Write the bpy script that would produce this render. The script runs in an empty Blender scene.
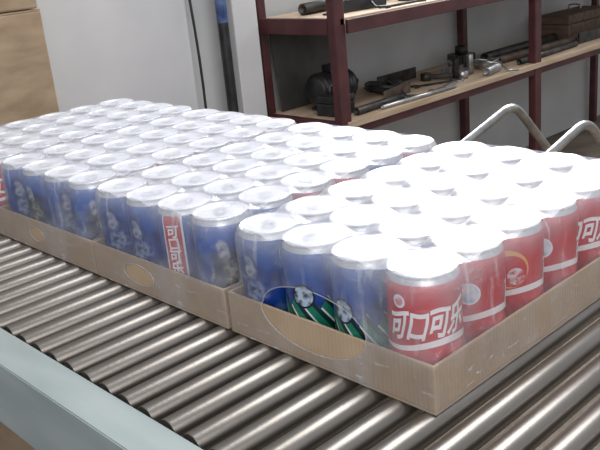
import bpy, bmesh, math, random
from mathutils import Matrix, Vector
random.seed(7)
scene=bpy.context.scene
COL=scene.collection
Z0=0.75
pi=math.pi

# ------------------------------------------------------------------ helpers
def link(o,parent=None):
    COL.objects.link(o)
    if parent is not None: o.parent=parent
    return o
def obj(name,me,parent=None,loc=(0,0,0),rot=(0,0,0),**props):
    o=bpy.data.objects.new(name,me); link(o,parent)
    o.location=loc; o.rotation_euler=rot
    for k,v in props.items(): o[k]=v
    return o
def mesh_from_bm(bm,name,mats,smooth=False,angle=None):
    me=bpy.data.meshes.new(name); bm.normal_update(); bm.to_mesh(me); bm.free()
    for m in (mats if isinstance(mats,(list,tuple)) else [mats]): me.materials.append(m)
    if smooth:
        for p in me.polygons: p.use_smooth=True
    return me
def add_box(bm,lo,hi,mi=0,bevel=0.0,mat=None):
    r=bmesh.ops.create_cube(bm,size=1.0)
    vs=r['verts']
    s=[hi[i]-lo[i] for i in range(3)]; c=[(hi[i]+lo[i])/2 for i in range(3)]
    for v in vs: v.co=Vector((v.co.x*s[0]+c[0],v.co.y*s[1]+c[1],v.co.z*s[2]+c[2]))
    fs=set(f for v in vs for f in v.link_faces)
    for f in fs: f.material_index=mi
    if bevel>0:
        es=list(set(e for v in vs for e in v.link_edges))
        g=bmesh.ops.bevel(bm,geom=es,offset=bevel,segments=2,affect='EDGES',profile=0.5)
        vs=list(set(v for f in g['faces'] for v in f.verts)|set(v for v in vs if v.is_valid))
    if mat is not None:
        for v in vs: v.co=mat@v.co
    return vs
def box_mesh(name,lo,hi,m,bevel=0.002):
    bm=bmesh.new(); add_box(bm,lo,hi,0,bevel); return mesh_from_bm(bm,name,m)
def lathe(bm,prof,seg=32,mi=0,M=None,closed=False):
    rings=[]
    for r,z in prof:
        if r<1e-6:
            v=bm.verts.new((0,0,z)); rings.append([v])
        else:
            rings.append([bm.verts.new((r*math.cos(2*pi*i/seg),r*math.sin(2*pi*i/seg),z)) for i in range(seg)])
    new=[v for R in rings for v in R]
    pairs=list(zip(rings[:-1],rings[1:]))
    if closed: pairs.append((rings[-1],rings[0]))
    for A,B in pairs:
        for i in range(seg):
            j=(i+1)%seg
            if len(A)==1 and len(B)==1: continue
            if len(A)==1: f=bm.faces.new((A[0],B[j],B[i]))
            elif len(B)==1: f=bm.faces.new((A[i],A[j],B[0]))
            else: f=bm.faces.new((A[i],A[j],B[j],B[i]))
            f.material_index=mi; f.smooth=True
    if M is not None:
        for v in new: v.co=M@v.co
    return new
def tube_path(bm,pts,r,seg=12,mi=0,cap=True):
    pts=[Vector(p) for p in pts]; rings=[]
    up=None
    for i,p in enumerate(pts):
        t=(pts[min(i+1,len(pts)-1)]-pts[max(i-1,0)]).normalized()
        if up is None:
            up=t.orthogonal().normalized()
        up=(up-t*up.dot(t)).normalized(); b=t.cross(up)
        rings.append([bm.verts.new(p+r*(up*math.cos(2*pi*k/seg)+b*math.sin(2*pi*k/seg))) for k in range(seg)])
    for A,B in zip(rings[:-1],rings[1:]):
        for k in range(seg):
            f=bm.faces.new((A[k],A[(k+1)%seg],B[(k+1)%seg],B[k])); f.smooth=True; f.material_index=mi
    if cap:
        f=bm.faces.new(list(reversed(rings[0]))); f.material_index=mi
        f=bm.faces.new(rings[-1]); f.material_index=mi
def fillet(pts,rad,n=6):
    pts=[Vector(p) for p in pts]; out=[pts[0]]
    for a,b,c in zip(pts[:-2],pts[1:-1],pts[2:]):
        d1=(a-b); d2=(c-b); r=min(rad,d1.length*.45,d2.length*.45)
        p1=b+d1.normalized()*r; p2=b+d2.normalized()*r
        for i in range(n+1):
            t=i/n; out.append(p1*(1-t)**2+b*2*t*(1-t)+p2*t*t)
    out.append(pts[-1]); return out

# ------------------------------------------------------------------ node DSL
class E:
    def __init__(s,nt,k): s.nt=nt; s.k=k
    def _m(s,op,*a):
        n=s.nt.nodes.new('ShaderNodeMath'); n.operation=op
        for i,x in enumerate((s,)+a):
            if isinstance(x,E): s.nt.links.new(x.k,n.inputs[i])
            else: n.inputs[i].default_value=x
        return E(s.nt,n.outputs[0])
    def __add__(s,o): return s._m('ADD',o)
    def __sub__(s,o): return s._m('SUBTRACT',o)
    def __mul__(s,o): return s._m('MULTIPLY',o)
    def lt(s,o): return s._m('LESS_THAN',o)
    def gt(s,o): return s._m('GREATER_THAN',o)
    def abs(s): return s._m('ABSOLUTE')
    def sin(s): return s._m('SINE')
    def sqrt(s): return s._m('SQRT')
    def frac(s): return s._m('FRACT')
    def atan2(s,o): return s._m('ARCTAN2',o)
    def mx(s,o): return s._m('MAXIMUM',o)
    def smooth(s,a,b):
        n=s.nt.nodes.new('ShaderNodeMapRange'); n.interpolation_type='SMOOTHSTEP'
        s.nt.links.new(s.k,n.inputs[0]); n.inputs[1].default_value=a; n.inputs[2].default_value=b
        return E(s.nt,n.outputs[0])
def newmat(name):
    m=bpy.data.materials.new(name); m.use_nodes=True; nt=m.node_tree
    return m,nt,nt.nodes['Principled BSDF'],nt.nodes['Material Output']
def setp(b,**k):
    for a,v in k.items():
        key={'col':'Base Color','rough':'Roughness','metal':'Metallic','spec':'Specular IOR Level','coat':'Coat Weight','coatr':'Coat Roughness'}[a]
        if a=='col' and len(v)==3: v=(*v,1)
        b.inputs[key].default_value=v
def objco(nt,kind='Object'):
    t=nt.nodes.new('ShaderNodeTexCoord'); return t.outputs[kind]
def noise(nt,co,scale,detail=3,sc=(1,1,1),rough=.5):
    mp=nt.nodes.new('ShaderNodeMapping'); mp.inputs['Scale'].default_value=sc; nt.links.new(co,mp.inputs[0])
    n=nt.nodes.new('ShaderNodeTexNoise'); n.inputs['Scale'].default_value=scale; n.inputs['Detail'].default_value=detail
    n.inputs['Roughness'].default_value=rough
    nt.links.new(mp.outputs[0],n.inputs['Vector']); return n.outputs[0]
def ramp(nt,fac,stops):
    r=nt.nodes.new('ShaderNodeValToRGB'); nt.links.new(fac,r.inputs[0])
    e=r.color_ramp.elements
    while len(e)<len(stops): e.new(.5)
    for i,(p,c) in enumerate(stops): e[i].position=p; e[i].color=(*c,1)
    return r.outputs[0]
def bump(nt,h,bsdf,strength=.3,dist=.002):
    b=nt.nodes.new('ShaderNodeBump'); b.inputs['Strength'].default_value=strength; b.inputs['Distance'].default_value=dist
    nt.links.new(h,b.inputs['Height']); nt.links.new(b.outputs[0],bsdf.inputs['Normal'])
def mixc(nt,fac,a,b):
    n=nt.nodes.new('ShaderNodeMixRGB')
    nt.links.new(fac.k if isinstance(fac,E) else fac,n.inputs[0])
    for i,x in ((1,a),(2,b)):
        if isinstance(x,(tuple,list)): n.inputs[i].default_value=(*x,1)
        else: nt.links.new(x,n.inputs[i])
    return n.outputs[0]
def simple(name,c1,c2,scale=8,rough=.6,metal=0,sc=(1,1,1),bs=.1,bd=.002,detail=4,lo=.35,hi=.65,kind='Object'):
    m,nt,b,o=newmat(name); n=noise(nt,objco(nt,kind),scale,detail,sc)
    nt.links.new(ramp(nt,n,[(lo,c1),(hi,c2)]),b.inputs['Base Color']); setp(b,rough=rough,metal=metal)
    if bs>0: bump(nt,n,b,bs,bd)
    return m

M_wall=simple('wall_paint',(.46,.47,.47),(.56,.56,.56),3,.85,bs=.05)
M_wall2=simple('white_board_paint',(.52,.515,.53),(.61,.605,.61),2.5,.8,bs=.05)
M_floor=simple('concrete_floor',(.11,.085,.065),(.20,.16,.125),6,.85,bs=.2)
M_card=simple('cardboard',(.27,.19,.12),(.38,.28,.185),9,.85,sc=(1,1,3),bs=.1)
M_rail=simple('rail_enamel',(.28,.33,.33),(.36,.41,.41),5,.35,sc=(1,6,6),bs=.03)
M_redpaint=simple('dark_red_enamel',(.050,.012,.014),(.085,.022,.024),12,.5,bs=.05)
M_ply=simple('shelf_board_wood',(.38,.27,.18),(.52,.40,.29),4,.6,sc=(8,1,8),bs=.05)
M_dark=simple('oily_dark_steel',(.02,.02,.022),(.08,.075,.07),20,.45,metal=.6,bs=.1)
M_black=simple('black_plastic',(.012,.012,.014),(.03,.03,.033),20,.4,bs=.05)
M_rust=simple('rusty_steel',(.06,.04,.03),(.15,.11,.085),25,.6,metal=.4,bs=.15)
M_woodold=simple('old_dark_wood',(.07,.045,.03),(.15,.10,.065),6,.7,sc=(1,8,8),bs=.1)
M_bluepl=simple('blue_printed_plastic',(.02,.05,.16),(.12,.18,.34),30,.4,bs=.03)
M_chrome=simple('worn_chrome',(.30,.30,.30),(.50,.50,.49),20,.28,metal=1,bs=.02)
M_steel=simple('grey_steel',(.32,.32,.33),(.5,.5,.5),30,.35,metal=.9,bs=.05)
M_shade=simple('dark_shade_tone',(.045,.042,.04),(.10,.095,.09),5,.6,metal=.3,bs=.05)  # dark tone standing in for shade behind the lower shelf goods
M_alu=simple('can_aluminium',(.74,.75,.78),(.84,.85,.87),40,.42,metal=.6,bs=.02)
M_tab=simple('tab_aluminium',(.58,.59,.61),(.66,.67,.69),40,.35,metal=.75,bs=0)
M_white=simple('white_ink',(.86,.86,.86),(.92,.92,.92),20,.35,bs=0)
M_tape=simple('brown_tape',(.33,.23,.14),(.40,.29,.18),5,.3,bs=0)

M_roll,nt,b,o=newmat('zinc_roller'); co=objco(nt)
n=noise(nt,co,14,5,(1,.25,1)); n2=noise(nt,co,160,2,(.1,1,.1))
nt.links.new(ramp(nt,n,[(.3,(.19,.170,.152)),(.7,(.35,.328,.305))]),b.inputs['Base Color'])
setp(b,metal=.9,rough=.33); bump(nt,n2,b,.12,.0006)

M_tray,nt,b,o=newmat('tray_cardboard'); co=objco(nt)
n=noise(nt,co,18,4); sx=nt.nodes.new('ShaderNodeSeparateXYZ'); nt.links.new(co,sx.inputs[0])
w=((E(nt,sx.outputs[0])+E(nt,sx.outputs[1]))*1250.0).sin()
c=ramp(nt,n,[(.3,(.44,.32,.205)),(.7,(.55,.41,.275))])
c=mixc(nt,(w*.5+.5)*.16,c,(.28,.20,.12))
nt.links.new(c,b.inputs['Base Color']); setp(b,rough=.8); bump(nt,(w*.5+.5).k,b,.2,.0005)

def can_mat(name,kind):
    m,nt,b,o=newmat(name); co=objco(nt); s=nt.nodes.new('ShaderNodeSeparateXYZ'); nt.links.new(co,s.inputs[0])
    X,Y,Z=[E(nt,s.outputs[i]) for i in range(3)]
    A=Y.atan2(X); S=A*.033
    def disc(s0,z0,r): return (((S-s0)*(S-s0)+(Z-z0)*(Z-z0)).sqrt()).lt(r)
    nd=E(nt,noise(nt,co,60,1)); nd2=E(nt,noise(nt,co,53,1,(1,1,-1)))
    tex=E(nt,noise(nt,co,120,3)).smooth(.36,.60)
    S2=S+(nd-.5)*.016; Z2=Z+(nd2-.5)*.016
    def ell(s0,z0,a,bb,w=.3): return ((((S2-s0)*(1/a))*((S2-s0)*(1/a))+((Z2-z0)*(1/bb))*((Z2-z0)*(1/bb))).sqrt()).smooth(1+w,1-w)
    if kind[0]=='R':
        col=mixc(nt,noise(nt,co,20,2),(.50,.008,.014),(.64,.014,.022))
        # white wave ribbon sweeping under the lettering, tapering as it runs
        rib=(Z-((A*1.6+.4).sin()*.0045+.0515)).abs()
        wd=(A*.8+.9).sin()*.0014+.0018
        col=mixc(nt,rib._m('LESS_THAN',wd),col,(.9,.9,.9))
        if kind=='R1':
            col=mixc(nt,disc(-.024,.092,.0062),col,(.85,.88,.92))
            col=mixc(nt,disc(-.024,.092,.0040)*nd.smooth(.42,.55),col,(.75,.25,.28))
        if kind=='R2':
            col=mixc(nt,disc(-.004,.076,.0105),col,(.82,.87,.93))
            col=mixc(nt,((disc(-.004,.076,.0085))*(nd.smooth(.40,.60))),col,(.30,.48,.75))
        if kind=='R3':
            col=mixc(nt,disc(-.004,.076,.0190),col,(.85,.45,.10))
            col=mixc(nt,disc(-.002,.074,.0160),col,(.60,.02,.03))
            col=mixc(nt,disc(.003,.069,.0085)*tex,col,(.80,.78,.80))
    else:
        base=ramp(nt,(Z*(1/.115)).k,[(.15,(.004,.025,.20)),(.55,(.008,.060,.34)),(.95,(.02,.12,.46))])
        nz=noise(nt,co,48,3)
        col=mixc(nt,E(nt,nz).smooth(.48,.80)*.75,base,(.16,.36,.68))
        col=mixc(nt,E(nt,noise(nt,co,34,3,(1,1,1.4))).smooth(.48,.78)*.9,col,(.008,.015,.09))
        if kind=='B1':
            col=mixc(nt,ell(0,.068,.015,.028,.25)*.65,col,(.02,.035,.13))
            col=mixc(nt,ell(0,.078,.0075,.0105)*(tex*.55+.2),col,(.48,.48,.54))
            col=mixc(nt,ell(.004,.052,.013,.013)*tex*.6,col,(.40,.50,.68))
        if kind=='B2':
            P=(S*60.0+Z*45.0).frac()
            low=mixc(nt,P.lt(.5),(.004,.03,.03),(.01,.20,.13))
            low=mixc(nt,P.gt(.86),low,(.72,.80,.78))
            tri=(Z-((S*60.0).frac()-.5).abs()*.03).lt(.050)
            col=mixc(nt,tri,col,low)
            col=mixc(nt,disc(-.008,.064,.0125),col,(.01,.015,.04))
            col=mixc(nt,disc(-.008,.064,.0105)*tex,col,(.50,.60,.74))
        if kind=='B3':
            col=mixc(nt,ell(0,.052,.019,.034,.25),col,(.010,.015,.06))
            col=mixc(nt,ell(-.003,.082,.007,.010)*(tex*.6+.2),col,(.46,.47,.50))
            col=mixc(nt,ell(.004,.056,.008,.016,.4)*tex*.7,col,(.42,.40,.25))
        if kind=='B4':
            col=mixc(nt,(S.abs()).lt(.0125),col,(.56,.015,.022))
            col=mixc(nt,((S.abs()-.0125).abs()).lt(.0012),col,(.9,.9,.92))
    msk=(Z.gt(.1072)).mx(Z.lt(.0125))
    col=mixc(nt,msk,col,(.66,.67,.69))
    nt.links.new(col,b.inputs['Base Color'])
    nt.links.new((msk*.5+.2).k,b.inputs['Metallic']); setp(b,rough=.34,coat=.3,coatr=.12)
    return m
CM={k:can_mat('can_art_'+k.lower(),k) for k in ('R1','R2','R3','B1','B2','B3','B4')}

def text_me(body,size):
    cu=bpy.data.curves.new('lettering','FONT'); cu.size=size; cu.align_x='CENTER'; cu.align_y='CENTER'
    cu.body=body; cu.offset=size*.030; cu.resolution_u=3; cu.space_line=.9; cu.space_character=.86
    o=bpy.data.objects.new('tmp_text',cu); COL.objects.link(o)
    dg=bpy.context.evaluated_depsgraph_get(); dg.update()
    me=bpy.data.meshes.new_from_object(o.evaluated_get(dg))
    bpy.data.objects.remove(o)
    return me
def add_text(bm,body,size,ang,z0,mi=1,stretch=1.0,shear=0.0,rise=0.0,flow=0.0,R=.03305):
    me=text_me(body,size)
    t=bmesh.new(); t.from_mesh(me)
    if len(t.verts):
        for ax,no in ((0,(1,0,0)),(1,(0,1,0))):
            xs=[v.co[ax] for v in t.verts]; x=min(xs)
            while x<max(xs):
                bmesh.ops.bisect_plane(t,geom=t.verts[:]+t.edges[:]+t.faces[:],plane_co=Vector(no)*x,plane_no=no); x+=.0022
    for v in t.verts:
        px,py=v.co.x,v.co.y
        v.co.x=px+shear*py+flow*math.sin(py*260+.6)
        v.co.y=py*stretch+rise*px+flow*1.5*math.sin(px*230)
    mp={}
    for v in t.verts:
        a=ang+v.co.x/.033
        mp[v]=bm.verts.new((R*math.cos(a),R*math.sin(a),min(max(z0+v.co.y,.017),.0995)))
    for f in t.faces:
        try:
            g=bm.faces.new([mp[v] for v in f.verts]); g.material_index=mi; g.smooth=True
        except Exception: pass
    t.free()

BODY=[(0,.006),(.018,.004),(.0235,.0008),(.0250,0),(.0262,.0012),(.0300,.0075),(.0324,.013),(.0328,.016),(.0328,.05),(.0328,.1005),(.0324,.1035),(.0314,.1075),(.0300,.1110),(.0292,.1118)]
def body_mesh(kind):
    bm=bmesh.new(); lathe(bm,BODY,40)
    if kind=='R1': add_text(bm,'可口可乐',.0200,.06,.0705,stretch=1.5,shear=.22,rise=.10,flow=.0008)
    if kind in('R2','R3'): add_text(bm,'可口可乐',.0195,2.2,.0700,stretch=1.45,shear=.22,rise=.10,flow=.0008)
    if kind=='B4': add_text(bm,'可\n口\n可\n乐',.0165,0,.066,flow=.0004)
    return mesh_from_bm(bm,'can_body_'+kind.lower(),[CM[kind],M_white])
BM={k:body_mesh(k) for k in CM}
bm=bmesh.new()
lathe(bm,[(.0290,.1112),(.0303,.1124),(.0308,.1146),(.0301,.1157),(.0290,.1152),(.0280,.1128),(.0270,.1122),(.0260,.1128),(.0250,.1132),(.012,.1132),(0,.1132)],40)
me_lid=mesh_from_bm(bm,'can_lid',M_alu)
bm=bmesh.new()
def tabshape():
    N=24; out=[];inn=[]
    for zt in (.1140,.1149):
        o=[];i=[]
        for k in range(N):
            a=2*pi*k/N
            x=math.cos(a); y=math.sin(a)
            o.append(bm.verts.new((.0125*x,.0078*y*(1-.15*x),zt)))
            i.append(bm.verts.new((.0055*x-.0045,.0048*y,zt)))
        out.append(o);inn.append(i)
    for k in range(N):
        j=(k+1)%N
        bm.faces.new((out[1][k],out[1][j],inn[1][j],inn[1][k]))
        bm.faces.new((out[0][j],out[0][k],inn[0][k],inn[0][j]))
        bm.faces.new((out[0][k],out[0][j],out[1][j],out[1][k]))
        bm.faces.new((inn[0][j],inn[0][k],inn[1][k],inn[1][j]))
tabshape()
lathe(bm,[(.003,.1132),(.003,.1149),(.0022,.1154),(0,.1155)],12,M=Matrix.Translation((.0045,0,0)))
me_tab=mesh_from_bm(bm,'pull_tab',M_tab)

LBL={'R1':'red aluminium drink can with white Chinese lettering','R2':'red aluminium drink can with pale blue round badge',
'R3':'red aluminium drink can with orange ring emblem','B1':'blue aluminium drink can with portrait print',
'B2':'blue aluminium drink can with green striped base','B3':'dark blue aluminium drink can with figure print',
'B4':'blue aluminium drink can with red lettered panel'}
def add_can(t,kind,x,y,ang):
    c=obj('drink_can',BM[kind],None,(x,y,Z0+.0034),(0,0,ang),label=LBL[kind],category='drink can',group='cans in the shrink-wrapped trays')
    obj('lid',me_lid,c)
    obj('pull_tab',me_tab,c,rot=(0,0,random.uniform(0,6.28)))
    return c

# ------------------------------------------------------------------ trays + film
TX=[0.0,-0.277,-0.549,-0.821]
TW,TL,TH=.2704,.4024,.046
def film_mats():
    res=[]
    for nm,base,rough in (('top',.25,.24),('side',.040,.13)):
        m,nt,b,out=newmat('shrink_film_'+nm); co=objco(nt)
        setp(b,col=(.86,.87,.93),rough=rough,spec=1.0)
        n=noise(nt,co,22,4,(1,1,1) if nm=='top' else (1,1,.6),.6)
        n2=noise(nt,co,90,3,(1,.4,1) if nm=='top' else (.5,.5,2.0),.6)
        n3=noise(nt,co,9,2)
        n4=noise(nt,co,60,3,(1.6,1.6,.25),.5)
        sz=nt.nodes.new('ShaderNodeSeparateXYZ'); nt.links.new(co,sz.inputs[0]); Z=E(nt,sz.outputs[2])
        tr=nt.nodes.new('ShaderNodeBsdfTransparent'); tr.inputs[0].default_value=(.98,.985,1,1)
        lw=nt.nodes.new('ShaderNodeLayerWeight'); lw.inputs[0].default_value=.35
        f=E(nt,lw.outputs['Fresnel'])*(.5 if nm=='top' else .40)+(E(nt,n).smooth(.35,.75)*(.18 if nm=='top' else .10)+base)
        if nm=='side':
            f=f+E(nt,n2).smooth(.58,.72)*(Z.smooth(.050,.010)*.42+.07)  # fold highlights put in as whiter film streaks, strongest near the tray base
            f=f+Z.smooth(.085,.118)*.20+E(nt,n3).smooth(.52,.68)*.12
            # vertical fold highlights mixed in as whiter streaks where the sheet stretches over cans
            f=f+E(nt,n4).smooth(.58,.70)*Z.smooth(.044,.060)*.16
        mx=nt.nodes.new('ShaderNodeMixShader'); nt.links.new(f.k,mx.inputs[0])
        nt.links.new(tr.outputs[0],mx.inputs[1]); nt.links.new(b.outputs[0],mx.inputs[2])
        nt.links.new(mx.outputs[0],out.inputs[0])
        bump(nt,(E(nt,n)*1.0+E(nt,n2)*.5+E(nt,n4)*.4).k,b,.6 if nm=='side' else .25,.003 if nm=='side' else .0025)
        res.append(m)
    m,nt,b,out=newmat('shrink_film_rim'); setp(b,col=(.66,.67,.68),rough=.15,spec=.7)
    tr=nt.nodes.new('ShaderNodeBsdfTransparent'); mx=nt.nodes.new('ShaderNodeMixShader')
    n=noise(nt,objco(nt),60,2); nt.links.new((E(nt,n)*.5+.0).k,mx.inputs[0])
    nt.links.new(tr.outputs[0],mx.inputs[1]); nt.links.new(b.outputs[0],mx.inputs[2]); nt.links.new(mx.outputs[0],out.inputs[0])
    res.append(m)
    return res
FM=film_mats()
CX=[.0362+.066*i for i in range(4)]; CY=[.0362+.066*j for j in range(6)]
def rrect(off,cr,step=.003):
    x0,x1,y0,y1=-off,TW+off,-off,TL+off; P=[]
    def seg(a,b,n):
        L=math.dist(a,b); k=max(2,int(L/step))
        for i in range(k):
            t=i/k; P.append((a[0]+(b[0]-a[0])*t,a[1]+(b[1]-a[1])*t,n[0],n[1]))
    def arc(c,a0):
        for i in range(10):
            a=a0+pi/2*i/10; P.append((c[0]+cr*math.cos(a),c[1]+cr*math.sin(a),math.cos(a),math.sin(a)))
    seg((x0+cr,y0),(x1-cr,y0),(0,-1)); arc((x1-cr,y0+cr),-pi/2)
    seg((x1,y0+cr),(x1,y1-cr),(1,0)); arc((x1-cr,y1-cr),0)
    seg((x1-cr,y1),(x0+cr,y1),(0,1)); arc((x0+cr,y1-cr),pi/2)
    seg((x0,y1-cr),(x0,y0+cr),(-1,0)); arc((x0+cr,y0+cr),pi)
    return P
def film_mesh(idx,hole):
    rnd=random.Random(idx)
    bm=bmesh.new(); off=.0012
    levels=[.001+.003*k for k in range(16)]+[.0485]+[.052+.004*k for k in range(14)]+[.1085,.1115,.1145,.1170,.1190]
    ph=[rnd.uniform(0,6) for _ in range(6)]
    def nearest(x,y):
        return min(math.hypot(x-a,y-b) for a in CX for b in CY)
    def resamp(P,N):
        L=[0]
        for a,b in zip(P,P[1:]+P[:1]): L.append(L[-1]+math.dist(a[:2],b[:2]))
        tot=L[-1]; out=[]; j=0
        for i in range(N):
            s=tot*i/N
            while L[j+1]<s: j+=1
            t=(s-L[j])/max(1e-9,L[j+1]-L[j]); a=P[j]; b=P[(j+1)%len(P)]
            out.append(tuple(a[k]+(b[k]-a[k])*t for k in range(4)))
        return out
    N=520; base=resamp(rrect(off,.004),N); full=resamp(rrect(off,.034),N)
    rings=[]
    for z in levels:
        t=0 if z<=.047 else min(1,(z-.047)/.02)
        ring=[]
        for i in range(N):
            a=base[i]; b=full[i]; q=[a[k]+(b[k]-a[k])*t for k in range(4)]
            nl=math.hypot(q[2],q[3]) or 1; nx,ny=q[2]/nl,q[3]/nl; x,y=q[0],q[1]
            ins=0
            if z>.047:
                ins+=.0030*min(1,(z-.047)/.01)
                if abs(nx)<.3: ins+=.0022*(1-math.cos(2*pi*(x-CX[0])/.066))*.5*min(1,(z-.047)/.02) if CX[0]<x<CX[-1] else 0
                if abs(ny)<.3: ins+=.0022*(1-math.cos(2*pi*(y-CY[0])/.066))*.5*min(1,(z-.047)/.02) if CY[0]<y<CY[-1] else 0
                if z>.103: ins+=.0050*((z-.103)/.016)**2
            ins-=.0003*(1+math.sin(x*230+z*90+ph[0])*math.sin(y*190+z*60+ph[1]))
            ring.append(bm.verts.new((x-nx*ins,y-ny*ins,z)))
        rings.append(ring)
    for A,B in zip(rings[:-1],rings[1:]):
        for i in range(N):
            f=bm.faces.new((A[i],A[(i+1)%N],B[(i+1)%N],B[i])); f.material_index=1; f.smooth=True
    NX,NY=76,112; ins=.0086; cr=.0285
    x0,x1,y0,y1=-off+ins,TW+off-ins,-off+ins,TL+off-ins
    G=[]
    for j in range(NY+1):
        row=[]
        for i in range(NX+1):
            x=x0+(x1-x0)*i/NX; y=y0+(y1-y0)*j/NY
            ccx=min(max(x,x0+cr),x1-cr); ccy=min(max(y,y0+cr),y1-cr)
            d=math.hypot(x-ccx,y-ccy)
            if d>cr: x=ccx+(x-ccx)*cr/d; y=ccy+(y-ccy)*cr/d
            dn=nearest(x,y)
            s=max(0,min(1,(dn-.0300)/.014)); s=s*s*(3-2*s)
            z=.1199-.0046*s+.0004*math.sin(x*130+ph[2])*math.sin(y*110+ph[3])
            if dn<.0265: z-=.0006*(1-(dn/.0265)**2)
            row.append(bm.verts.new((x,y,z)))
        G.append(row)
    for j in range(NY):
        for i in range(NX):
            try:
                f=bm.faces.new((G[j][i],G[j][i+1],G[j+1][i+1],G[j+1][i])); f.smooth=True; f.material_index=0
            except Exception: pass
    bmesh.ops.dissolve_degenerate(bm,dist=1e-5,edges=bm.edges[:])
    hx,hz,ra,rb=hole
    for side in (0,1):
        dead=[]
        for f in bm.faces:
            c=f.calc_center_median()
            if (c.y<.008 if side==0 else c.y>TL-.008) and ((c.x-hx)/ra)**2+((c.z-hz)/rb)**2<1 and c.z<.11: dead.append(f)
        bmesh.ops.delete(bm,geom=dead,context='FACES')
        pts=[]
        for k in range(48):
            a=2*pi*k/48; x=hx+ra*math.cos(a); z=hz+rb*math.sin(a)
            yy=(-.0016 if z<.047 else .0012) 
            if side: yy=TL-yy
            pts.append((x,yy,max(z,.003)))
        for v in bm.verts:
            if v.is_boundary and (v.co.y<.008 if side==0 else v.co.y>TL-.008) and v.co.z>.0015 and v.co.z<.11:
                dx,dz=(v.co.x-hx)/ra,(v.co.z-hz)/rb; d=math.hypot(dx,dz)
                if .6<d<1.4: v.co.x=hx+ra*dx/d; v.co.z=hz+rb*dz/d
        tube_path(bm,pts+[pts[0]],.0008,6,2,cap=False)
    return mesh_from_bm(bm,'film',FM)
def tray_mesh():
    bm=bmesh.new(); t=.003
    add_box(bm,(0,0,0),(TW,TL,t))
    add_box(bm,(0,0,t),(TW,t,TH),bevel=.0006); add_box(bm,(0,TL-t,t),(TW,TL,TH),bevel=.0006)
    add_box(bm,(0,t,t),(t,TL-t,TH),bevel=.0006); add_box(bm,(TW-t,t,t),(TW,TL-t,TH),bevel=.0006)
    return mesh_from_bm(bm,'cardboard_tray',M_tray)
me_tray=tray_mesh()
holes=[(.126,.046,.070,.032),(.105,.025,.032,.013),(.115,.026,.020,.010),(.12,.024,.03,.012)]
TL_LBL=['shrink-wrapped cardboard tray of cans with large film opening','shrink-wrapped cardboard tray of mostly blue cans','shrink-wrapped cardboard tray of blue and red cans on rollers','shrink-wrapped cardboard tray of mixed cans ending the row']
for i,tx in enumerate(TX):
    r=obj('cardboard_tray',me_tray,None,(tx,0,Z0+.0002),label=TL_LBL[i],category='can tray',group='shrink-wrapped trays on the conveyor')
    obj('shrink_wrap_film',film_mesh(i,holes[i]),r,label='clear glossy plastic film')

front={0:['B1','B2','B2','R1'],1:['B1','B1','B4','B3'],2:['B1','B3','B1','B3'],3:['R1','R1','R1','R1']}
right={0:['R1','R2','R3','R2','R1','R1'],1:['B3','B3','R1','R1','B1','R1'],2:['B3','R1','R3','B1','R1','R1'],3:['R1','R1','R3','B1','B2','R1']}
for t,tx in enumerate(TX):
    for j in range(6):
        for i in range(4):
            if i==3 and j>0: k=right[t][j]
            elif j==0: k=front[t][i]
            else: k=random.choice(['R1','R2','B1','B2','R1','B3'] if t!=1 else ['B1','B2','B3','R1','B1'])
            x=tx+CX[i]; y=CY[j]
            face=math.atan2(-.4745-y,.6471-x)
            ang=face+random.uniform(-.35,.35)
            if j==0: ang=(-pi/2+face)/2+random.uniform(-.55,.55)
            if t==0 and j==0 and i in(1,2): ang=(-pi/2+face)/2+(.15,-.2)[i-1]
            if t==1 and j==0 and i==2: ang=(-pi/2+face)/2-.1
            if i==3 and j==0: ang=face+(.02 if t==0 else 0)
            if i==3 and j>0: ang=face*.75+random.uniform(-.15,.15)
            if i==3 and t==0 and j>0: ang=face+random.uniform(-.05,.25)
            if not(j==0 or i==3): ang=random.uniform(0,6.28)
            add_can(t,k,x,y,ang)

# ------------------------------------------------------------------ conveyor
conv=bpy.data.objects.new('roller_conveyor',None); link(conv); conv.location=(0,0,0)
conv['label']='grey-enamelled roller conveyor with zinc steel rollers'; conv['category']='conveyor'
YA,YB=-.158,.66; XA,XB=-1.20,.66
def rail_mesh(sgn):
    bm=bmesh.new()
    w=.042;h=.085;t=.003
    prof=[(0,.004),(-w,.004),(-w,.004-h),(0,.004-h),(0,.004-h+t),(-w+t,.004-h+t),(-w+t,.004-t),(0,.004-t)]
    prof=[(sgn*a,b_) for a,b_ in prof]
    A=[bm.verts.new((XA,p[0],p[1])) for p in prof]; B=[bm.verts.new((XB,p[0],p[1])) for p in prof]
    n=len(prof)
    for i in range(n): bm.faces.new((A[i],A[(i+1)%n],B[(i+1)%n],B[i]))
    bm.faces.new(A); bm.faces.new(list(reversed(B)))
    bmesh.ops.recalc_face_normals(bm,faces=bm.faces[:])
    es=[e for e in bm.edges if abs((e.verts[0].co-e.verts[1].co).x)>.1]
    bmesh.ops.bevel(bm,geom=es,offset=.0012,segments=2,affect='EDGES')
    return mesh_from_bm(bm,'side_rail',M_rail)
obj('side_rail',rail_mesh(1),conv,(0,YA,Z0)); obj('side_rail',rail_mesh(-1),conv,(0,YB,Z0))
bm=bmesh.new(); RR=.0125; L=YB-YA-.006
MX=Matrix.Rotation(-pi/2,4,'X')
lathe(bm,[(0,.0),(.004,0),(.004,.004),(.0085,.004),(.0095,.0055),(RR-.0008,.0055),(RR,.0065),(RR,L-.0065),(RR-.0008,L-.0055),(.0095,L-.0055),(.0085,L-.004),(.004,L-.004),(.004,L),(0,L)],28,M=MX)
me_roller=mesh_from_bm(bm,'roller',M_roll)
x=XA+.02
while x<XB-.01:
    obj('roller',me_roller,conv,(x,YA+.003,Z0-RR)); x+=.0352
me_leg=box_mesh('leg',(-.02,-.02,0),(.02,.02,Z0-.0815),M_rail,.003)
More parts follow.
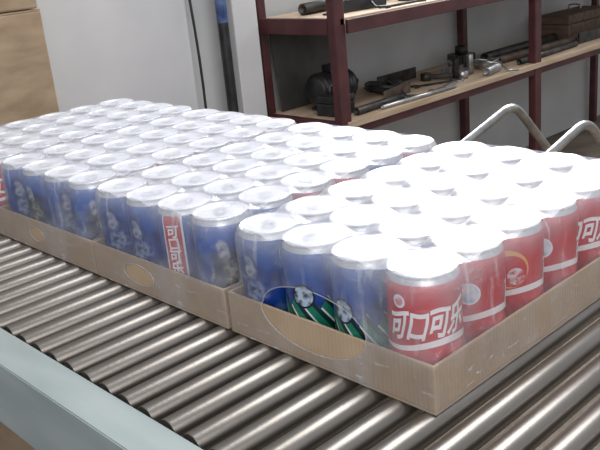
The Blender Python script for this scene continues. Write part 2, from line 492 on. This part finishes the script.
bm=bmesh.new(); add_box(bm,(-.016,YA-.01,.30),(.016,YB+.01,.34),bevel=.002); me_br=mesh_from_bm(bm,'cross_brace',M_rail)
for lx in (-1.1,.58):
    for ly in (YA-.021,YB+.021): obj('leg',me_leg,conv,(lx,ly,0))
    obj('cross_brace',me_br,conv,(lx,0,0))

# ------------------------------------------------------------------ room
def struct(name,me,loc=(0,0,0)):
    return obj(name,me,None,loc,kind='structure')
struct('floor',box_mesh('floor',(-1.75,-1.6,-.05),(2.2,5.2,0),M_floor,0))
struct('wall_back',box_mesh('wall_back',(-1.75,-1.6,0),(-1.62,5.2,2.9),M_wall,0))
struct('wall_far',box_mesh('wall_far',(-1.62,5.1,0),(2.2,5.2,2.9),M_wall,0))
struct('trim_1',box_mesh('trim_1',(-1.62,.30,0),(-1.56,1.13,2.9),M_wall2,.004))
struct('trim_2',box_mesh('trim_2',(-1.62,1.295,0),(-1.53,1.40,2.9),M_wall2,.004))
M_glass,nt,b,out=newmat('bright_window_pane')
em=nt.nodes.new('ShaderNodeEmission'); em.inputs[0].default_value=(.96,.98,1,1); em.inputs[1].default_value=20
nt.links.new(em.outputs[0],out.inputs[0])
WY0,WY1,WZ0,WZ1=1.75,4.3,1.45,2.35
bm=bmesh.new()
add_box(bm,(-1.615,WY0,WZ0),(-1.605,WY1,WZ1),1)
for a,b_ in ((WZ0-.05,WZ0),(WZ1,WZ1+.05)): add_box(bm,(-1.62,WY0-.05,a),(-1.585,WY1+.05,b_))
for k in range(4):
    yy=WY0-.05+(WY1-WY0+.05)*k/3; add_box(bm,(-1.62,yy,WZ0),(-1.585,yy+.05,WZ1))
struct('window_1',mesh_from_bm(bm,'window',[M_wall2,M_glass]))

# ------------------------------------------------------------------ cardboard boxes
def carton(name,sx,sy,sz,loc,label,rot=0):
    bm=bmesh.new(); add_box(bm,(0,0,0),(sx,sy,sz-.004),bevel=.004)
    add_box(bm,(.001,.001,sz-.004),(sx/2-.002,sy-.001,sz)); add_box(bm,(sx/2+.002,.001,sz-.004),(sx-.001,sy-.001,sz))
    o=obj(name,mesh_from_bm(bm,'carton',M_card),None,loc,(0,0,rot),label=label,category='cardboard box')
    bm=bmesh.new(); add_box(bm,(sx/2-.025,-.0006,sz-.08),(sx/2+.025,0,sz)); add_box(bm,(sx/2-.025,0,sz),(sx/2+.025,sy,sz+.0006))
    obj('packing_tape',mesh_from_bm(bm,'tape',M_tape),o)
    return o
carton('cardboard_box',.34,.70,.46,(-1.54,-.245,0),'tall brown cardboard carton at the bottom of a stack')
carton('cardboard_box',.34,.70,.58,(-1.54,-.245,.461),'brown cardboard carton stacked beside the white wall')
carton('cardboard_box',.34,.695,.40,(-1.54,-.245,1.043),'brown cardboard carton on top of the stack')
carton('cardboard_box',.42,.46,.26,(-1.10,-.16,0),'low brown cardboard carton on the floor under the conveyor')

# ------------------------------------------------------------------ cable, rolled banner
bm=bmesh.new()
pts=[(-1.545,1.135+.012*math.sin(k*.5),2.3-k*.1) for k in range(19)]
tube_path(bm,pts,.0045,8); obj('hanging_cable',mesh_from_bm(bm,'cable',M_black),None,label='black cable hanging down the wall by the white panel',category='cable')
bm=bmesh.new(); lathe(bm,[(0,0),(.017,0),(.018,.01),(.018,1.30),(.017,1.31),(.012,1.31),(.012,1.29),(0,1.29)],20)
rb=obj('rolled_sheet',mesh_from_bm(bm,'roll',M_black),None,(-1.55,1.264,0),label='black rolled sheet with blue wrapper standing against the wall',category='rolled sheet')
bm=bmesh.new(); lathe(bm,[(.0182,.90),(.0186,.902),(.0186,1.04),(.0182,1.042)],20); obj('printed_wrapper',mesh_from_bm(bm,'wrapper',M_bluepl),rb,label='blue printed wrapper')

# ------------------------------------------------------------------ shelf
PY=1.432
sh=bpy.data.objects.new('storage_shelf',None); link(sh); sh.location=(-1.2,PY,0)
sh['label']='dark red steel storage shelf with plywood boards'; sh['category']='shelf'
def sp(name,lo,hi,m,bev=.002):
    o=obj(name,box_mesh(name,[lo[0]+1.2,lo[1]-PY,lo[2]],[hi[0]+1.2,hi[1]-PY,hi[2]],m,bev),sh)
    return o
for py in (PY,2.62,3.85):
    sp('post',(-1.235,py,0),(-1.20,py+.048,1.45),M_redpaint,.004)
    sp('post',(-1.60,py+.005,0),(-1.565,py+.04,1.45),M_redpaint,.004)
ZLB,ZUB=.552,.888
for z in (ZLB,ZUB):
    sp('shelf_board',(-1.60,PY+.025,z-.022),(-1.196 if z<.6 else -1.20,3.90,z),M_ply,.002)
    if z>.6: sp('front_beam',(-1.2,PY+.048,z-.050),(-1.188,3.89,z-.006),M_redpaint,.002)
    else: sp('front_beam',(-1.235,PY+.048,z-.05),(-1.205,3.85,z-.0225),M_redpaint,.002)
    sp('end_beam',(-1.565,PY,z-.050),(-1.236,PY+.024,z+.002),M_redpaint,.002)

# ------------------------------------------------------------------ hardware on the shelf
G_low='machine parts on the lower shelf board'; G_up='machine parts on the upper shelf board'
def pipe(loc,L,r,rz,m,label,g):
    bm=bmesh.new(); lathe(bm,[(r*.72,0),(r,0),(r,L),(r*.72,L)],18,closed=True,M=Matrix.Translation((0,0,r))@Matrix.Rotation(rz,4,'Z')@Matrix.Rotation(pi/2,4,'Y')@Matrix.Translation((0,0,-L/2)))
    return obj('steel_pipe',mesh_from_bm(bm,'pipe',m),None,loc,label=label,category='pipe',group=g)
def angle_iron(loc,L,w,rz,m,label,g):
    bm=bmesh.new(); t=w*.14
    add_box(bm,(-L/2,0,0),(L/2,w,t),bevel=t*.2); add_box(bm,(-L/2,0,t),(L/2,t,w),bevel=t*.2)
    return obj('angle_iron',mesh_from_bm(bm,'angle_iron',m),None,loc,(0,0,rz),label=label,category='steel bar',group=g)
def gear(loc,R,h,m,label,g,rot=(0,0,0)):
    bm=bmesh.new(); T=16; po=[];N=T*4
    for z in (0,h):
        ring=[]
        for k in range(N):
            a=2*pi*k/N; rr=R if (k%4) in (0,1) else R*.84
            ring.append(bm.verts.new((rr*math.cos(a),rr*math.sin(a),z)))
        inn=[bm.verts.new((R*.28*math.cos(2*pi*k/N),R*.28*math.sin(2*pi*k/N),z)) for k in range(N)]
        po.append((ring,inn))
    (o0,i0),(o1,i1)=po
    for k in range(N):
        j=(k+1)%N
        bm.faces.new((o0[k],o0[j],o1[j],o1[k])); bm.faces.new((i0[j],i0[k],i1[k],i1[j]))
        bm.faces.new((o1[k],o1[j],i1[j],i1[k])); bm.faces.new((o0[j],o0[k],i0[k],i0[j]))
    lathe(bm,[(R*.28,h),(R*.45,h),(R*.42,h*1.7),(R*.28,h*1.7)],24)
    return obj('gear',mesh_from_bm(bm,'gear',m),None,loc,rot,label=label,category='gear',group=g)
def spring(loc,L,R,r,rz,m,label,g):
    bm=bmesh.new(); n=int(L/(r*3.2)); pts=[]
    for k in range(n*14+1):
        a=2*pi*k/14; pts.append((-L/2+L*k/(n*14),R*math.cos(a),R+r+R*math.sin(a)))
    tube_path(bm,pts,r,6)
    return obj('coil_spring',mesh_from_bm(bm,'spring',m),None,loc,(0,0,rz),label=label,category='spring',group=g)
def motor(loc,s,rz,m,label,g):
    bm=bmesh.new(); MM=Matrix.Translation((0,0,.62*s))@Matrix.Rotation(pi/2,4,'Y')
    prof=[(0,-.75*s),(.35*s,-.75*s),(.44*s,-.68*s)]
    for k in range(9):
        z=-.6*s+k*.14*s; prof+=[(.44*s,z),(.5*s,z+.01*s),(.5*s,z+.05*s),(.44*s,z+.06*s)]
    prof+=[(.42*s,.7*s),(.2*s,.75*s),(.09*s,.76*s),(.09*s,1.1*s),(0,1.1*s)]
    lathe(bm,prof,24,M=MM)
    add_box(bm,(-.5*s,-.42*s,0),(.5*s,.42*s,.08*s),bevel=.01*s); add_box(bm,(-.35*s,-.2*s,.08*s),(.35*s,.2*s,.25*s))
    o=obj('electric_motor',mesh_from_bm(bm,'motor',m),None,loc,(0,0,rz),label=label,category='motor',group=g)
    obj('terminal_box',box_mesh('tb',(-.2*s,-.18*s,1.08*s),(.2*s,.18*s,1.3*s),M_black,.02*s),o)
    return o
def toolbox(loc,sx,sy,sz,rz,m,label,g):
    o=obj('toolbox',box_mesh('tbx',(-sx/2,-sy/2,0),(sx/2,sy/2,sz*.62),m,.004),None,loc,(0,0,rz),label=label,category='toolbox',group=g)
    obj('lid',box_mesh('tl',(-sx/2-.002,-sy/2-.002,sz*.63),(sx/2+.002,sy/2+.002,sz),m,.006),o)
    bm=bmesh.new(); tube_path(bm,fillet([(-sx*.2,0,sz-.002),(-sx*.2,0,sz+.03),(sx*.2,0,sz+.03),(sx*.2,0,sz-.002)],.015),.004,8)
    obj('handle',mesh_from_bm(bm,'h',M_steel),o); return o
def wrench(loc,L,rz,m,label,g):
    bm=bmesh.new(); h=.008
    add_box(bm,(-L*.38,-L*.035,.001),(L*.38,L*.035,h-.001),bevel=.001)
    N=20
    for cx,op in ((-L*.44,True),(L*.44,False)):
        R=L*.10; r=L*.055; k0,k1=(3,17) if op else (0,20)
        vs=[]
        for k in range(k0,k1+1):
            a=(pi if op else 0)-pi+2*pi*k/N
            if op: a+=pi
            vs.append([bm.verts.new((cx+q*math.cos(a),q*math.sin(a),z)) for q,z in ((R,0),(R,h),(r,h),(r,0))])
        for A,B in zip(vs[:-1],vs[1:]):
            for q in range(4): bm.faces.new((A[q],B[q],B[(q+1)%4],A[(q+1)%4]))
        if op: bm.faces.new(vs[0]); bm.faces.new(list(reversed(vs[-1])))
    return obj('wrench',mesh_from_bm(bm,'wrench',m),None,loc,(0,0,rz),label=label,category='wrench',group=g)
def cable_coil(loc,R,m,label,g):
    bm=bmesh.new(); pts=[]
    for k in range(140):
        a=k*2*pi/22; pts.append(((R+.012*math.sin(k*.37))*math.cos(a),(R+.01*math.cos(k*.23))*math.sin(a)*.8,.006+.00022*k+.003*math.sin(k*.9)))
    pts+=[(R+.03,-.02,.006+.02),(R+.08,-.05,.008),(R+.11,-.02,.006)]
    tube_path(bm,pts,.0045,7)
    return obj('cable_coil',mesh_from_bm(bm,'cable_coil',m),None,loc,label=label,category='cable',group=g)
def crank(loc,L,rz,m,label,g):
    bm=bmesh.new()
    lathe(bm,[(.008,0),(.022,0),(.022,.03),(.008,.03)],20,closed=True)
    add_box(bm,(.015,-.012,.006),(L-.01,.012,.024),bevel=.004)
    lathe(bm,[(0,0),(.014,0),(.014,.075),(.012,.08),(0,.08)],16,M=Matrix.Translation((L,0,0)))
    return obj('crank_arm',mesh_from_bm(bm,'crank',m),None,loc,(0,0,rz),label=label,category='machine part',group=g)
ZL=ZLB+.0005; ZU=ZUB+.0005; h=pi/2
sheet=obj('shade_panel',box_mesh('sheet',(0,0,0),(.004,.36,.28),M_shade,.001),None,(-1.555,1.49,ZL),(0,-.10,0),label='dark leaning panel added as shade behind the shelf goods',category='shade panel')  # added panel standing in for the darkness at the shelf's left end
# lower board
motor((-1.42,1.62,ZL),.12,h,M_black,'small black finned electric motor on the shelf',G_low)
cable_coil((-1.42,1.90,ZL),.07,M_black,'black cable coil lying on the shelf board',G_low)
toolbox((-1.33,1.54,ZL),.10,.09,.07,.1,M_black,'small black tool case at the shelf end',G_low)
pipe((-1.25,1.68,ZL),.26,.014,h+.05,M_dark,'dark short steel pipe lying on the shelf',G_low)
pipe((-1.215,1.86,ZL),.40,.008,h-.04,M_steel,'thin grey steel pipe lying on the shelf',G_low)
angle_iron((-1.50,2.08,ZL),.24,.045,h,M_dark,'dark angle iron lying along the shelf',G_low)
angle_iron((-1.30,1.84,ZL),.22,.045,h+.25,M_rust,'rusty short angle iron on the shelf',G_low)
wrench((-1.26,2.08,ZL),.24,h+.2,M_steel,'grey steel open-ended wrench',G_low)
wrench((-1.33,2.10,ZL),.20,h-.4,M_dark,'dark steel wrench lying on the board',G_low)
crank((-1.42,2.16,ZL),.12,.5,M_dark,'dark crank arm with stubby grip',G_low)
crank((-1.30,2.24,ZL),.11,1.9,M_steel,'grey steel crank arm with grip',G_low)
gear((-1.42,2.34,ZL),.045,.03,M_steel,'steel gear wheel lying flat',G_low,)
cable_coil((-1.33,2.46,ZL),.050,M_steel,'pale wire coil lying on the shelf board',G_low)
gear((-1.49,2.50,ZL),.06,.05,M_dark,'dark gear wheel lying flat',G_low)
spring((-1.24,2.36,ZL),.12,.015,.0035,h+.2,M_steel,'bright coil spring on the shelf edge',G_low)
pipe((-1.255,2.82,ZL),.5,.013,h+.03,M_dark,'long dark steel pipe near the shelf edge',G_low)
pipe((-1.33,2.86,ZL),.6,.017,h-.04,M_rust,'long rusty steel pipe',G_low)
pipe((-1.43,2.88,ZL),.6,.022,h+.02,M_dark,'thick dark pipe behind the rusty one',G_low)
angle_iron((-1.28,3.46,ZL),.65,.05,h,M_dark,'long dark angle iron',G_low)
toolbox((-1.46,3.42,ZL),.16,.40,.12,0,M_woodold,'old dark brown tool case',G_low)
# upper board
pipe((-1.46,1.70,ZU),.34,.02,h+.1,M_dark,'thick dark pipe on the upper shelf',G_up)
angle_iron((-1.30,1.66,ZU),.26,.04,h-.1,M_black,'black angle iron on the upper shelf',G_up)
cable_coil((-1.38,1.74,ZU),.05,M_black,'black cable coil on the upper shelf',G_up)
toolbox((-1.50,2.02,ZU),.12,.26,.11,0,M_dark,'dark tool case on the upper shelf',G_up)
wrench((-1.24,1.82,ZU),.22,h,M_dark,'dark wrench on the upper shelf',G_up)
gear((-1.33,1.98,ZU),.05,.03,M_dark,'dark gear on the upper shelf',G_up)
pipe((-1.30,2.26,ZU),.36,.018,h-.05,M_rust,'rusty pipe on the upper shelf',G_up)
angle_iron((-1.35,2.60,ZU),.3,.05,h,M_dark,'dark angle bar on the upper shelf',G_up)

# ------------------------------------------------------------------ tubular frame behind the conveyor
def U(dx,dz=0):
    return [([(dx,-.42,.013),(dx,-.42,.50+dz),(dx,.0,.605+dz),(dx,.28,.34+dz),(dx,.28,.013)],.0135)]
bm=bmesh.new()
for pts,r in U(0)+U(.24,-.03)+[([(0,-.42,.10),(.24,-.42,.10)],.010),([(0,.28,.12),(.24,.28,.12)],.010)]: tube_path(bm,fillet(pts,.06),r,12)
obj('tubular_frame',mesh_from_bm(bm,'frame',M_chrome),None,(-.72,1.69,0),label='bent chrome tubular frame standing behind the conveyor',category='metal frame')

# ------------------------------------------------------------------ camera
cam=bpy.data.cameras.new('camera'); co_=bpy.data.objects.new('camera',cam); link(co_)
cam.sensor_width=36; cam.lens=821.5/600*36; cam.clip_start=.01
R=Matrix.Rotation(.8341,4,'Z')@Matrix.Rotation(1.2362,4,'X')@Matrix.Rotation(-.0987,4,'Z')
co_.matrix_world=Matrix.Translation((.6471,-.4745,Z0+.3895))@R
scene.camera=co_

# ------------------------------------------------------------------ lights
w=bpy.data.worlds.new('world'); scene.world=w; w.use_nodes=True
bg=w.node_tree.nodes['Background']; bg.inputs[0].default_value=(.91,.94,1,1); bg.inputs[1].default_value=.54
def area(name,loc,target,sx,sy,power,color):
    l=bpy.data.lights.new(name,'AREA'); l.shape='RECTANGLE'; l.size=sx; l.size_y=sy; l.energy=power; l.color=color
    o=bpy.data.objects.new(name,l); link(o); o.location=loc
    o.rotation_euler=(Vector(target)-Vector(loc)).to_track_quat('-Z','Y').to_euler()
area('window_daylight',(-1.55,3.0,1.95),(.1,.3,.8),2.4,.8,62,(.96,.98,1))
area('overhead_fill',(.2,.6,2.8),(0,.5,0),1.6,1.2,40,(1,1,.99))  # added fill from above to brighten the can tops, no fixture behind it
area('camera_side_fill',(1.9,-1.4,2.0),(-.6,1.0,.5),1.6,1.6,28,(1,.98,.96))  # added soft fill from the camera side, no doorway behind it
scene.view_settings.view_transform='Standard'
